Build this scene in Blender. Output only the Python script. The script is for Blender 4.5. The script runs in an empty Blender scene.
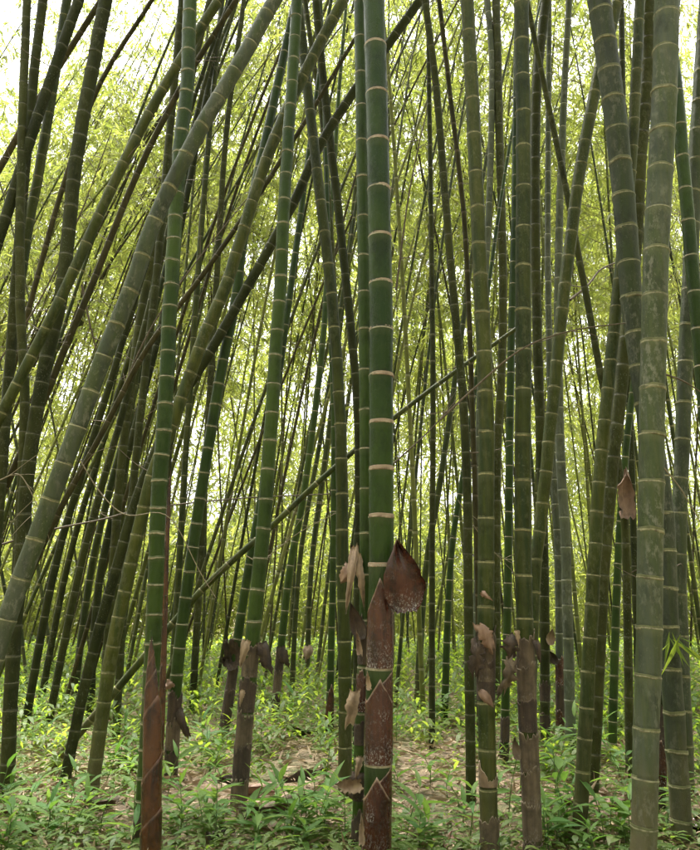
import bpy, math, random
import numpy as np
from mathutils import Vector

random.seed(7)
RNG = np.random.default_rng(7)
scene = bpy.context.scene
COL = scene.collection

# ------------------------------------------------------------------ camera
W, H = 700.0, 850.0
F = 767.0
PITCH = math.radians(13.0)
CAM = np.array([0.0, 0.0, 1.5])
cam_data = bpy.data.cameras.new("camera")
cam_data.sensor_fit = 'VERTICAL'
cam_data.sensor_height = 24.0
cam_data.lens = 24.0 * F / H
cam_data.clip_start = 0.05
cam_data.clip_end = 2000
cam = bpy.data.objects.new("camera", cam_data)
cam.location = CAM
cam.rotation_euler = (math.radians(90) + PITCH, 0, 0)
COL.objects.link(cam)
scene.camera = cam

# ------------------------------------------------------------------ sky, sun, exposure
SUN_EL, SUN_AZ = math.radians(70), math.radians(-22)      # azimuth from +Y (ahead of camera) towards +X
world = bpy.data.worlds.new("World")
scene.world = world
world.use_nodes = True
wn, wl = world.node_tree.nodes, world.node_tree.links
wn.clear()
sky = wn.new("ShaderNodeTexSky")
sky.sky_type = 'NISHITA'
sky.sun_disc = False
sky.sun_elevation = SUN_EL
sky.sun_rotation = SUN_AZ
sky.air_density = 1.0
sky.dust_density = 6.0
sky.ozone_density = 1.0
hsv = wn.new("ShaderNodeHueSaturation")                    # thin white cloud: the blue washed out evenly
hsv.inputs["Saturation"].default_value = 0.08
bg = wn.new("ShaderNodeBackground")
bg.inputs["Strength"].default_value = 0.15
wo = wn.new("ShaderNodeOutputWorld")
wl.new(sky.outputs[0], hsv.inputs["Color"])
wl.new(hsv.outputs[0], bg.inputs["Color"])
wl.new(bg.outputs[0], wo.inputs["Surface"])

sun_data = bpy.data.lights.new("sun", 'SUN')
sun_data.energy = 2.6
sun_data.angle = math.radians(4)
sun_data.color = (1.0, 0.95, 0.85)
sun = bpy.data.objects.new("sun", sun_data)
sdir = Vector((math.sin(SUN_AZ) * math.cos(SUN_EL), math.cos(SUN_AZ) * math.cos(SUN_EL), math.sin(SUN_EL)))
sun.rotation_euler = sdir.to_track_quat('Z', 'Y').to_euler()
sun.location = (0, 0, 30)
COL.objects.link(sun)

scene.view_settings.view_transform = 'Standard'
scene.view_settings.look = 'None'
scene.view_settings.exposure = 2.1
scene.view_settings.gamma = 1.0
scene.render.engine = 'CYCLES'
cy = scene.cycles
cy.max_bounces = 6
cy.diffuse_bounces = 4
cy.transmission_bounces = 3
cy.glossy_bounces = 2
cy.transparent_max_bounces = 4
cy.use_denoising = True
cy.caustics_reflective = False
cy.caustics_refractive = False

# ------------------------------------------------------------------ projection helpers (used only to lay out real positions)
CP, SP = math.cos(PITCH), math.sin(PITCH)
def ray(px, py):
    u, v = (px - W / 2) / F, (H / 2 - py) / F
    return np.array([u, CP - v * SP, SP + v * CP])
def at_depth(px, py, d, k=0.0):
    """the point of pixel (px,py) on the upright plane Y = d + k*z"""
    r = ray(px, py)
    t = (d + k * CAM[2]) / (r[1] - k * r[2])
    return CAM + r * t
def on_ground(px, py):
    r = ray(px, py)
    return CAM + r * (CAM[2] / -r[2])
def project(p):
    p = np.asarray(p, float) - CAM
    zc = p[..., 1] * CP + p[..., 2] * SP
    yc = -p[..., 1] * SP + p[..., 2] * CP
    return W / 2 + F * p[..., 0] / zc, H / 2 - F * yc / zc, zc

# ------------------------------------------------------------------ object helpers
def link(o, parent=None):
    COL.objects.link(o)
    if parent is not None:
        o.parent = parent
    return o
def tag(o, label=None, cat=None, group=None, kind=None):
    if label: o["label"] = label
    if cat: o["category"] = cat
    if group: o["group"] = group
    if kind: o["kind"] = kind
    return o
def empty(name, loc):
    o = bpy.data.objects.new(name, None)
    o.empty_display_size = 0.1
    o.location = loc
    return link(o)
def fast_mesh(name, verts, faces, mats=(), mat_idx=None, attrs=None, smooth=True):
    """verts (n,3); faces (m,k) int array, or a list of such arrays of different k"""
    if not isinstance(faces, (list, tuple)):
        faces = [faces]
    faces = [np.asarray(f, np.int32) for f in faces if len(f)]
    me = bpy.data.meshes.new(name)
    verts = np.asarray(verts, np.float32)
    me.vertices.add(len(verts))
    me.vertices.foreach_set("co", verts.ravel())
    li = np.concatenate([f.ravel() for f in faces])
    tot = np.concatenate([np.full(len(f), f.shape[1], np.int32) for f in faces])
    st = np.concatenate([[0], np.cumsum(tot)[:-1]]).astype(np.int32)
    me.loops.add(len(li))
    me.loops.foreach_set("vertex_index", li)
    me.polygons.add(len(tot))
    me.polygons.foreach_set("loop_start", st)
    if smooth:
        me.polygons.foreach_set("use_smooth", np.ones(len(tot), bool))
    for m in mats:
        me.materials.append(m)
    if mat_idx is not None:
        me.polygons.foreach_set("material_index", np.asarray(mat_idx, np.int32))
    for k, v in (attrs or {}).items():
        a = me.attributes.new(k, 'FLOAT', 'POINT')
        a.data.foreach_set("value", np.asarray(v, np.float32))
    me.update(calc_edges=True)
    return me
def mesh_obj(name, me, parent=None, loc=None):
    o = bpy.data.objects.new(name, me)
    if loc is not None:
        o.location = loc
    return link(o, parent)

# ------------------------------------------------------------------ materials
class NT:
    def __init__(self, name):
        self.m = bpy.data.materials.new(name)
        self.m.use_nodes = True
        self.t = self.m.node_tree
        self.t.nodes.clear()
        self.out = self.n("ShaderNodeOutputMaterial")
    def n(self, typ, **kw):
        nd = self.t.nodes.new(typ)
        for k, v in kw.items():
            setattr(nd, k, v)
        return nd
    def l(self, a, b):
        self.t.links.new(a, b)
    def val(self, sock, v):
        if isinstance(v, bpy.types.NodeSocket): self.l(v, sock)
        else: sock.default_value = v
    def mix(self, fac, a, b, blend='MIX'):
        nd = self.n("ShaderNodeMix", data_type='RGBA', blend_type=blend)
        self.val(nd.inputs["Factor"], fac)
        for s, v in ((nd.inputs[6], a), (nd.inputs[7], b)):
            self.val(s, v if isinstance(v, bpy.types.NodeSocket) else (*v, 1.0))
        return nd.outputs[2]
    def math(self, op, a, b=0.0, clamp=False):
        nd = self.n("ShaderNodeMath", operation=op, use_clamp=clamp)
        self.val(nd.inputs[0], a); self.val(nd.inputs[1], b)
        return nd.outputs[0]
    def ramp(self, v, a, b):
        nd = self.n("ShaderNodeMapRange", clamp=True)
        self.val(nd.inputs[0], v)
        nd.inputs[1].default_value = a; nd.inputs[2].default_value = b
        return nd.outputs[0]
    def noise(self, scale, detail=3, stretch=(1, 1, 1), rough=0.55):
        tc = self.n("ShaderNodeTexCoord")
        oi = self.n("ShaderNodeObjectInfo")
        mp = self.n("ShaderNodeMapping")
        mp.inputs["Scale"].default_value = stretch
        sh = self.n("ShaderNodeVectorMath", operation='SCALE')
        self.l(oi.outputs["Location"], sh.inputs[0]); sh.inputs["Scale"].default_value = 3.7
        self.l(tc.outputs["Object"], mp.inputs["Vector"])
        self.l(sh.outputs[0], mp.inputs["Location"])
        nz = self.n("ShaderNodeTexNoise")
        nz.inputs["Scale"].default_value = scale
        nz.inputs["Detail"].default_value = detail
        nz.inputs["Roughness"].default_value = rough
        self.l(mp.outputs[0], nz.inputs["Vector"])
        return nz.outputs["Fac"]
    def attr(self, name):
        return self.n("ShaderNodeAttribute", attribute_name=name).outputs["Fac"]
    def rand(self):
        return self.n("ShaderNodeObjectInfo").outputs["Random"]
    def principled(self, col, rough=0.5, bump=None, bstr=0.3, bdist=0.01, spec=0.5):
        b = self.n("ShaderNodeBsdfPrincipled")
        self.val(b.inputs["Base Color"], col if isinstance(col, bpy.types.NodeSocket) else (*col, 1))
        self.val(b.inputs["Roughness"], rough)
        b.inputs["Specular IOR Level"].default_value = spec
        if bump is not None:
            bn = self.n("ShaderNodeBump")
            bn.inputs["Strength"].default_value = bstr
            bn.inputs["Distance"].default_value = bdist
            self.l(bump, bn.inputs["Height"])
            self.l(bn.outputs[0], b.inputs["Normal"])
        return b.outputs[0]
    def done(self, sh):
        self.l(sh, self.out.inputs["Surface"])
        return self.m

def stem_material(name, c1, c2, lichen, lichen_amt, streak, streak_amt, rough, bloom=0.35, spots=0.0, foot=0.0, side=None):
    t = NT(name)
    col = t.mix(t.ramp(t.noise(2.2, 3, (1, 1, .6)), .35, .65), c1, c2)
    if side:                                                # long stripes of another tone running up the culm
        col = t.mix(t.math('MULTIPLY', t.ramp(t.noise(13, 3, (1, 1, .05), .6), .44, .58), .8), col, side)
    # vertical fibres and stains
    fib = t.noise(38, 3, (1, 1, .06))
    col = t.mix(t.math('MULTIPLY', t.ramp(fib, .45, .75), streak_amt), col, streak)
    # dark algae, pale lichen blotches
    dk = t.ramp(t.noise(7, 5, (1, 1, .5), .65), .50, .68)
    col = t.mix(t.math('MULTIPLY', dk, .6), col, (c1[0] * .35, c1[1] * .35, c1[2] * .4))
    blot = t.ramp(t.noise(24, 6, (1, 1, .5), .74), .50, .60)
    big = t.ramp(t.noise(4.5, 4, (1, 1, .45), .6), .42, .60)
    col = t.mix(t.math('MULTIPLY', t.math('MULTIPLY', blot, big), lichen_amt), col, lichen)
    if spots:
        sp = t.math('MULTIPLY', t.ramp(t.noise(85, 3, (1, 1, .7), .55), .60, .66), t.ramp(t.noise(6, 3, (1, 1, .5)), .48, .66))
        col = t.mix(t.math('MULTIPLY', sp, spots), col, (.36, .38, .28))
    scr = t.ramp(t.noise(120, 2, (1, 1, .02)), .64, .74)
    col = t.mix(t.math('MULTIPLY', scr, .35), col, streak)
    if foot:                                                # the oldest wood near the ground is straw coloured
        z = t.n("ShaderNodeSeparateXYZ"); t.l(t.n("ShaderNodeTexCoord").outputs["Object"], z.inputs[0])
        zz = t.math('ADD', z.outputs[2], t.math('MULTIPLY', t.math('SUBTRACT', t.noise(9, 4, (1, 1, .15)), .5), 1.3))
        col = t.mix(t.math('MULTIPLY', t.ramp(zz, .75, .1), foot), col, (.26, .21, .11))
    nt = t.attr("nt")
    # waxy bloom under each node, dark grime just above it
    wob = t.math('ADD', nt, t.math('MULTIPLY', t.math('SUBTRACT', t.noise(25, 2, (1, 1, .3)), .5), .16))
    col = t.mix(t.math('MULTIPLY', t.ramp(wob, .80, .97), bloom), col, (.27, .30, .17))
    col = t.mix(t.math('MULTIPLY', t.ramp(wob, .10, .01), .6), col, (.03, .033, .012))
    br = t.math('ADD', t.math('MULTIPLY', t.rand(), .36), .46)
    hv = t.n("ShaderNodeHueSaturation")
    t.l(col, hv.inputs["Color"]); t.l(br, hv.inputs["Value"])
    hv.inputs["Hue"].default_value = .5
    t.l(t.math('ADD', t.math('MULTIPLY', t.rand(), -.02), .505), hv.inputs["Hue"])
    col = hv.outputs[0]
    bump = t.math('ADD', t.math('MULTIPLY', fib, .5), t.math('MULTIPLY', blot, .6))
    rg = t.math('ADD', t.math('MULTIPLY', blot, .2), rough + .08, clamp=True)
    return t.done(t.principled(col, rg, bump, .5, .005, spec=.20))

STEM = {
    'fresh': stem_material("culm_fresh_green", (.028, .068, .011), (.062, .118, .017), (.14, .17, .07), .15, (.085, .125, .035), .22, .28, .22),
    'olive': stem_material("culm_olive_green", (.046, .068, .010), (.086, .108, .018), (.20, .21, .11), .40, (.125, .125, .040), .45, .42, .22, .25, .35, (.030, .055, .016)),
    'grey':  stem_material("culm_grey_lichen", (.080, .104, .064), (.118, .142, .098), (.30, .31, .24), .75, (.145, .155, .075), .40, .50, .28, .45, .55, (.080, .116, .040)),
    'moss':  stem_material("culm_mossy_dark", (.032, .044, .009), (.064, .078, .016), (.15, .16, .09), .50, (.075, .066, .026), .40, .60, .14, .45),
    'tan':   stem_material("culm_dead_tan", (.050, .050, .016), (.085, .076, .026), (.05, .042, .02), .60, (.14, .12, .06), .50, .65, .10),
    'far':   stem_material("culm_far_sunlit", (.130, .160, .030), (.210, .235, .058), (.24, .26, .14), .35, (.20, .21, .07), .40, .55, .20),  # haze and sunlight on the far culms put into a paler base colour
    'pale':  stem_material("culm_pale_bluish", (.100, .125, .078), (.145, .165, .110), (.36, .38, .33), .50, (.20, .23, .16), .30, .55, .35, .3),
}
def ring_material(name, a, b, dark, body):
    t = NT(name)
    n = t.noise(60, 3, (1, 1, 1))
    col = t.mix(t.ramp(n, .35, .65), a, b)
    col = t.mix(t.math('MULTIPLY', t.ramp(t.noise(24, 4), .46, .66), .85), col, dark)
    rt = t.attr("rt")                                       # the upper ridge keeps the colour of the culm
    col = t.mix(t.math('MULTIPLY', t.ramp(rt, .45, .6), .75), col, body)
    return t.done(t.principled(col, .7, n, .5, .004))
RING = {
    'main':  ring_material("node_pale_pink", (.42, .34, .25), (.32, .24, .17), (.16, .11, .07), (.30, .22, .15)),
    'fresh': ring_material("node_cream", (.36, .32, .22), (.26, .23, .14), (.11, .10, .05), (.05, .085, .02)),
    'olive': ring_material("node_straw", (.27, .24, .12), (.17, .165, .07), (.06, .06, .02), (.07, .08, .02)),
    'grey':  ring_material("node_grey_straw", (.29, .27, .16), (.18, .18, .09), (.07, .06, .03), (.08, .09, .025)),
    'moss':  ring_material("node_dull", (.13, .125, .07), (.08, .082, .04), (.03, .03, .012), (.03, .034, .01)),
    'tan':   ring_material("node_brown", (.12, .095, .05), (.08, .062, .03), (.04, .03, .015), (.06, .05, .02)),
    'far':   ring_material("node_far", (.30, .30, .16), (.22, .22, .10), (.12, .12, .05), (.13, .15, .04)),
    'pale':  ring_material("node_whitish", (.38, .38, .29), (.28, .29, .21), (.12, .13, .08), (.11, .13, .08)),
}
def sheath_material(name, a, b, pale, speck, rough, tawny=None):
    t = NT(name)
    fib = t.noise(30, 4, (1, 1, .08))
    col = t.mix(t.ramp(fib, .35, .65), a, b)
    f = t.attr("ft")                                        # 0 at the sheath's base, 1 at its tip
    if tawny: col = t.mix(t.math('MULTIPLY', t.ramp(t.attr('et'), .80, .46), .9), col, tawny)
    spk = t.ramp(t.noise(95, 6, (1, 1, .6), .8), .52, .60)
    zone = t.math('ADD', t.ramp(f, .34, .0), t.math('MULTIPLY', t.math('SUBTRACT', t.noise(14, 3), .5), 1.3), clamp=True)
    col = t.mix(t.math('MULTIPLY', t.math('MULTIPLY', spk, zone), speck), col, (.50, .46, .45))
    col = t.mix(t.math('MULTIPLY', t.ramp(f, .92, 1.0), .8), col, pale)
    col = t.mix(t.math('MULTIPLY', t.ramp(t.attr('et'), .955, .985), .7), col, pale)
    blot = t.ramp(t.noise(11, 4), .48, .66)
    col = t.mix(t.math('MULTIPLY', blot, .6), col, (a[0] * .4, a[1] * .4, a[2] * .4))
    return t.done(t.principled(col, rough, t.math('ADD', fib, spk), .45, .004))
SHEATH = {
    'red':   sheath_material("sheath_red_brown", (.032, .009, .005), (.078, .023, .011), (.30, .20, .13), .95, .20),
    'gloss': sheath_material("sheath_glossy_brown", (.024, .009, .004), (.085, .029, .009), (.13, .055, .022), .15, .26, (.105, .040, .013)),
    'dull':  sheath_material("sheath_dull_brown", (.075, .052, .031), (.145, .105, .066), (.24, .19, .13), .25, .75),
    'dark':  sheath_material("sheath_dark_rotten", (.034, .022, .015), (.075, .048, .030), (.14, .10, .07), .15, .75),
    'dry':   sheath_material("sheath_dry_straw", (.24, .16, .10), (.36, .26, .17), (.55, .45, .34), .10, .70),
    'pink':  sheath_material("sheath_pinkish_dry", (.21, .125, .085), (.31, .20, .145), (.20, .12, .08), .10, .65),
}
def leaf_material(name, refl_a, refl_b, tr_a, tr_b, tmix=.5, rough=.45, gloss=.06):
    t = NT(name)
    r = t.attr("rnd")
    ca = t.mix(r, refl_a, refl_b)
    ct = t.mix(r, tr_a, tr_b)
    d = t.n("ShaderNodeBsdfDiffuse"); t.l(ca, d.inputs["Color"])
    tr = t.n("ShaderNodeBsdfTranslucent"); t.l(ct, tr.inputs["Color"])
    mx = t.n("ShaderNodeMixShader"); mx.inputs[0].default_value = tmix
    t.l(d.outputs[0], mx.inputs[1]); t.l(tr.outputs[0], mx.inputs[2])
    g = t.n("ShaderNodeBsdfGlossy"); g.inputs["Roughness"].default_value = rough
    m2 = t.n("ShaderNodeMixShader"); m2.inputs[0].default_value = gloss
    t.l(mx.outputs[0], m2.inputs[1]); t.l(g.outputs[0], m2.inputs[2])
    return t.done(m2.outputs[0])
M_CROWN = leaf_material("bamboo_leaf", (.075, .105, .018), (.120, .132, .028), (.35, .45, .060), (.57, .60, .125), .60)
M_UNDER = leaf_material("undergrowth_leaf", (.048, .110, .014), (.095, .150, .022), (.30, .48, .035), (.50, .60, .07), .54, .55, .035)
M_COVER = leaf_material("ground_cover_leaf", (.055, .105, .020), (.115, .155, .036), (.16, .34, .03), (.32, .46, .06), .42, .55, .03)
M_LITTER = leaf_material("dry_leaf", (.20, .135, .080), (.52, .40, .28), (.20, .14, .08), (.34, .25, .16), .12, .6, .03)
def seedling_leaf_material():
    t = NT("seedling_leaf")
    r = t.rand()
    n = t.noise(9, 2)
    ca = t.mix(r, (.040, .125, .020), (.105, .180, .030))
    ca = t.mix(t.math('MULTIPLY', n, .35), ca, (.13, .19, .09))
    ct = t.mix(r, (.16, .34, .04), (.34, .50, .08))
    d = t.n("ShaderNodeBsdfPrincipled"); t.l(ca, d.inputs["Base Color"]); d.inputs["Roughness"].default_value = .6; d.inputs["Specular IOR Level"].default_value = .25
    tr = t.n("ShaderNodeBsdfTranslucent"); t.l(ct, tr.inputs["Color"])
    mx = t.n("ShaderNodeMixShader"); mx.inputs[0].default_value = .38
    t.l(d.outputs[0], mx.inputs[1]); t.l(tr.outputs[0], mx.inputs[2])
    return t.done(mx.outputs[0])
M_SLEAF = seedling_leaf_material()
def simple_material(name, a, b, scale, rough=.8, stretch=(1, 1, 1), bstr=.5):
    t = NT(name)
    n = t.noise(scale, 5, stretch)
    return t.done(t.principled(t.mix(t.ramp(n, .35, .65), a, b), rough, n, bstr, .006))
M_TWIG = simple_material("twig_bark", (.075, .055, .035), (.14, .11, .075), 40)
M_TWIGP = simple_material("twig_pale", (.17, .14, .085), (.26, .22, .15), 40)
M_VSTEM = simple_material("seedling_stem", (.06, .12, .03), (.12, .16, .05), 30)
def ground_material():
    t = NT("forest_floor")
    a = t.noise(.9, 5); b = t.noise(7, 6, (1, 1, 1), .65); c = t.noise(45, 5, (1, 1, 1), .7)
    soil = t.mix(t.ramp(c, .35, .65), (.075, .052, .034), (.19, .14, .095))
    straw = t.mix(t.ramp(c, .4, .62), (.20, .14, .085), (.38, .29, .19))
    col = t.mix(t.ramp(b, .40, .58), soil, straw)
    col = t.mix(t.math('MULTIPLY', t.ramp(a, .50, .66), .55), col, t.mix(t.ramp(c, .4, .6), (.05, .085, .022), (.11, .14, .04)))
    return t.done(t.principled(col, .9, t.math('ADD', b, c), .8, .03))
M_GROUND = ground_material()

# ------------------------------------------------------------------ ground
def ground_z(x, y):
    x = np.asarray(x, float); y = np.asarray(y, float)
    r = np.clip((np.hypot(x, y) - 2.0) / 6.0, 0, 1)
    return r * (.05 * np.sin(x * .9 + 1.3) * np.cos(y * .7) + .04 * np.sin(x * 2.1 + y * 1.7)) - np.clip(np.hypot(x, y) - 12, 0, 60) * .020
def build_ground():
    n = 180
    u = np.linspace(-1, 1, n)
    ax = np.sign(u) * (np.abs(u) * 14 + np.abs(u) ** 5 * 386)
    X, Y = np.meshgrid(ax, ax + 8)
    Z = ground_z(X, Y)
    v = np.stack([X, Y, Z], -1).reshape(-1, 3)
    i = np.arange(n * n).reshape(n, n)
    f = np.stack([i[:-1, :-1], i[:-1, 1:], i[1:, 1:], i[1:, :-1]], -1).reshape(-1, 4)
    o = mesh_obj("ground", fast_mesh("ground", v, f, [M_GROUND]))
    tag(o, "litter-strewn brown forest floor under the bamboo", "ground", kind="structure")
build_ground()

# ------------------------------------------------------------------ leaves
def norm(v):
    return v / np.maximum(np.linalg.norm(v, axis=-1, keepdims=True), 1e-9)
def leaf_blades(P, D, L, Wd, rng, fold=.25):
    """n lance-shaped folded blades: base P, direction D, length L, width Wd -> verts (4n,3), tris (2n,3), random per vertex"""
    n = len(P)
    D = norm(D)
    S = norm(np.cross(D, norm(rng.normal(size=(n, 3)))))
    N = np.cross(S, D)
    mid = P + D * (L * .42)[:, None]
    lift = N * (Wd * fold)[:, None]
    v = np.stack([P, mid + S * (Wd / 2)[:, None] + lift, P + D * L[:, None], mid - S * (Wd / 2)[:, None] + lift], 1).reshape(-1, 3)
    b = np.arange(n)[:, None] * 4
    f = np.concatenate([b + np.array([[0, 1, 2]]), b + np.array([[0, 2, 3]])], 1).reshape(-1, 3)
    return v, f, np.repeat(rng.random(n), 4)

def thin_tubes(A, B, r0, r1):
    """straight three-sided sticks from A to B"""
    n = len(A)
    D = norm(B - A)
    ref = np.where(np.abs(D[:, 2:3]) > .9, np.array([[1., 0, 0]]), np.array([[0, 0, 1.]]))
    U = norm(np.cross(D, ref)); V = np.cross(D, U)
    rows = []
    for P, r in ((A, r0), (B, r1)):
        for k in range(3):
            a = 2 * math.pi * k / 3
            rows.append(P + (U * math.cos(a) + V * math.sin(a)) * np.asarray(r).reshape(-1, 1))
    v = np.stack(rows, 1).reshape(-1, 3)
    b = np.arange(n)[:, None] * 6
    f = np.concatenate([b + np.array([[k, (k + 1) % 3, 3 + (k + 1) % 3, 3 + k]]) for k in range(3)], 1).reshape(-1, 4)
    return v, f

def crown_mesh(P, T, n_leaf, br_len, leaf_len, rng, up=.35, droop=.5, origin=np.zeros(3)):
    """P, T: nodes along the upper stem and the stem tangents there; leafy drooping side branches at every node"""
    nb = len(P)
    A = rng.random(nb) * 2 * math.pi
    out = np.stack([np.cos(A), np.sin(A), np.zeros(nb)], -1)
    L = br_len * (.45 + .75 * rng.random(nb))
    mid = P + out * (L * .55)[:, None] + np.array([0, 0, 1.]) * (L * up * (.4 + rng.random(nb)))[:, None]
    end = mid + out * (L * .5)[:, None] - np.array([0, 0, 1.]) * (L * droop * rng.random(nb))[:, None]
    v1, f1 = thin_tubes(P, mid, np.full(nb, .009), np.full(nb, .006))
    v2, f2 = thin_tubes(mid, end, np.full(nb, .006), np.full(nb, .002))
    # twig clusters along the branches
    per = 14
    nc = max(1, n_leaf // per)
    zz = (P[:, 2] - P[:, 2].min()) / max(np.ptp(P[:, 2]), .1)
    wt = (rng.random(nb) ** 2 + .05) * (.35 + zz)
    w = rng.choice(nb, nc, p=wt / wt.sum())
    t = rng.random(nc) * 1.15
    C = np.where((t < .5)[:, None], P[w] + (mid[w] - P[w]) * (t * 2)[:, None], mid[w] + (end[w] - mid[w]) * (t * 2 - 1)[:, None])
    C = C + rng.normal(size=(nc, 3)) * .20 * br_len ** .5
    tw = norm(out[w] * .6 + rng.normal(size=(nc, 3)) * .5 + np.array([0, 0, -.5]))
    i = np.repeat(np.arange(nc), per)
    n = len(i)
    s = rng.random(n)
    Q = C[i] + tw[i] * (s * leaf_len * 2.4)[:, None] + rng.normal(size=(n, 3)) * leaf_len * .06
    D = tw[i] * .8 + rng.normal(size=(n, 3)) * .42 + np.array([0, 0, -.45])
    LL = leaf_len * (.6 + .7 * rng.random(n))
    v3, f3, r3 = leaf_blades(Q, D, LL, LL * (.13 + .06 * rng.random(n)), rng)
    tone = np.repeat(np.clip(rng.random(nc)[i] * .7 + rng.random(n) * .3, 0, 1), 4)
    V = np.concatenate([v1, v2, v3]) - origin
    Fq = np.concatenate([f1, f2 + len(v1)])
    Ft = f3 + len(v1) + len(v2)
    rnd = np.concatenate([np.zeros(len(v1) + len(v2)), tone])
    mi = np.concatenate([np.ones(len(Fq), int), np.zeros(len(Ft), int)])
    return fast_mesh("crown", V, [Fq, Ft], [M_CROWN, M_TWIG], mi, {"rnd": rnd}, smooth=False)

# ------------------------------------------------------------------ bamboo stems
def catmull(P, per=10):
    P = np.asarray(P, float)
    Q = np.concatenate([[2 * P[0] - P[1]], P, [2 * P[-1] - P[-2]]])
    out = []
    for i in range(1, len(Q) - 2):
        t = np.linspace(0, 1, per, endpoint=False)[:, None]
        a, b, c, d = Q[i - 1], Q[i], Q[i + 1], Q[i + 2]
        out.append(.5 * ((2 * b) + (c - a) * t + (2 * a - 5 * b + 4 * c - d) * t ** 2 + (3 * b - a - 3 * c + d) * t ** 3))
    return np.concatenate(out + [P[-1:]])

class Path:
    """arc-length curve from the ground up with a radius"""
    def __init__(self, pts, s_r=None, r=None):
        self.p = pts
        seg = np.linalg.norm(np.diff(pts, axis=0), axis=1)
        self.s = np.concatenate([[0], np.cumsum(seg)])
        self.len = self.s[-1]
        self.sr, self.r = s_r, r
    def pos(self, s):
        s = np.atleast_1d(s)
        return np.stack([np.interp(s, self.s, self.p[:, k]) for k in range(3)], -1)
    def tan(self, s):
        s = np.atleast_1d(s)
        return norm(self.pos(np.minimum(s + .08, self.len)) - self.pos(np.maximum(s - .08, 0)))
    def rad(self, s):
        return np.interp(np.atleast_1d(s), self.sr, self.r)
    def frame(self, s):
        """front (towards the camera) and side (picture right) axes around the stem"""
        T = self.tan(s); P = self.pos(s)
        view = norm(CAM * np.array([1, 1, 0]) - P * np.array([1, 1, 0]))
        S = norm(np.cross(view, T)); S = np.where(S[:, :1] * 1.0 < 0, -S, S)
        Fv = np.cross(T, S)
        Fv = np.where(np.sum(Fv * view, -1, keepdims=True) < 0, -Fv, Fv)
        return P, T, Fv, S
    def s_at_y(self, y):
        k = np.linspace(0, self.len, 900)
        _, py, zc = project(self.pos(k))
        ok = zc > .2
        return k[ok][np.argmin(np.abs(py[ok] - y))]

def ring_pts(path, s, ang, r):
    P, T, Fv, S = path.frame(s)
    return P[:, None] + (Fv[:, None] * np.cos(ang)[None, :, None] + S[:, None] * np.sin(ang)[None, :, None]) * np.asarray(r)[..., None]

ROWS_NEAR = np.array([0, .018, .05, .16, .5, .80, .90, .982])
BULGE_NEAR = np.array([1.055, 1.0, .985, .99, 1.0, 1.0, 1.012, 1.05])
ROWS_FAR = np.array([0, .07, .93])
BULGE_FAR = np.array([1.12, .99, 1.0])
def build_stem(path, nodes, sides, rows, bulge, mats, origin, rng, z_near=None):
    S, B, NTV = [], [], []
    edges = [0.0] + list(nodes) + [path.len]
    for a, b in zip(edges[:-1], edges[1:]):
        if b - a < 1e-4: continue
        rw, bl = (rows, bulge) if z_near is None or path.pos(a)[0][2] < z_near else (ROWS_FAR, BULGE_FAR)
        S.append(a + (b - a) * rw); B.append(bl); NTV.append(rw)
    S = np.concatenate(S); B = np.concatenate(B); NTV = np.concatenate(NTV)
    ang = np.linspace(0, 2 * math.pi, sides, endpoint=False)
    v = ring_pts(path, S, ang, np.repeat((path.rad(S) * B)[:, None], sides, 1))
    # each internode sits a touch off line
    seg = np.cumsum(NTV == 0)
    kink = rng.normal(size=(seg.max() + 2, 3)) * path.rad(S).mean() * .035
    kv = kink[seg] * (1 - NTV)[:, None] + kink[np.minimum(seg + 1, seg.max() + 1)] * NTV[:, None]
    v = v + kv[:, None, :]
    nr = len(S)
    i = np.arange(nr * sides).reshape(nr, sides)
    f = np.stack([i[:-1], np.roll(i[:-1], -1, 1), np.roll(i[1:], -1, 1), i[1:]], -1).reshape(-1, 4)
    lo, hi = NTV[:-1], NTV[1:]
    band = (lo >= .91) | ((lo == 0) & (hi <= .02))
    return fast_mesh("stem", v.reshape(-1, 3) - origin, f, mats, np.repeat(band.astype(int), sides), {"nt": np.repeat(NTV, sides)}), kink

def ring_mesh(path, s, sides, h, proud, mat, origin, wob=1.0):
    ss = np.array([s - h * .75, s - h * .45, s - h * .05, s + h * .2, s + h * .6, s + h * 1.0])
    pr = np.array([1.0, 1 + proud, 1 + proud * .85, 1 + proud * .2, 1 + proud * .8, 1.0])
    ang = np.linspace(0, 2 * math.pi, sides, endpoint=False)
    rr = np.repeat((path.rad(ss) * pr + .0008)[:, None], sides, 1)
    rr[1:5] *= 1 + .012 * np.sin(ang * 3 + s * 17) + .010 * np.sin(ang * 7 + s * 31)
    sv = ss[:, None] + wob * (h * .22 * np.sin(ang * 2 + s * 13)[None] + h * .12 * np.sin(ang * 5 + s * 7)[None])
    v = np.stack([ring_pts(path, np.clip(sv[:, k], 0, path.len), ang[k:k + 1], rr[:, k:k + 1])[:, 0] for k in range(sides)], 1)
    n = len(ss)
    i = np.arange(n * sides).reshape(n, sides)
    f = np.stack([i[:-1], np.roll(i[:-1], -1, 1), np.roll(i[1:], -1, 1), i[1:]], -1).reshape(-1, 4)
    return fast_mesh("node_ring", v.reshape(-1, 3) - origin, f, [mat], None, {"rt": np.repeat(np.linspace(0, 1, n), sides)})

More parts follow.
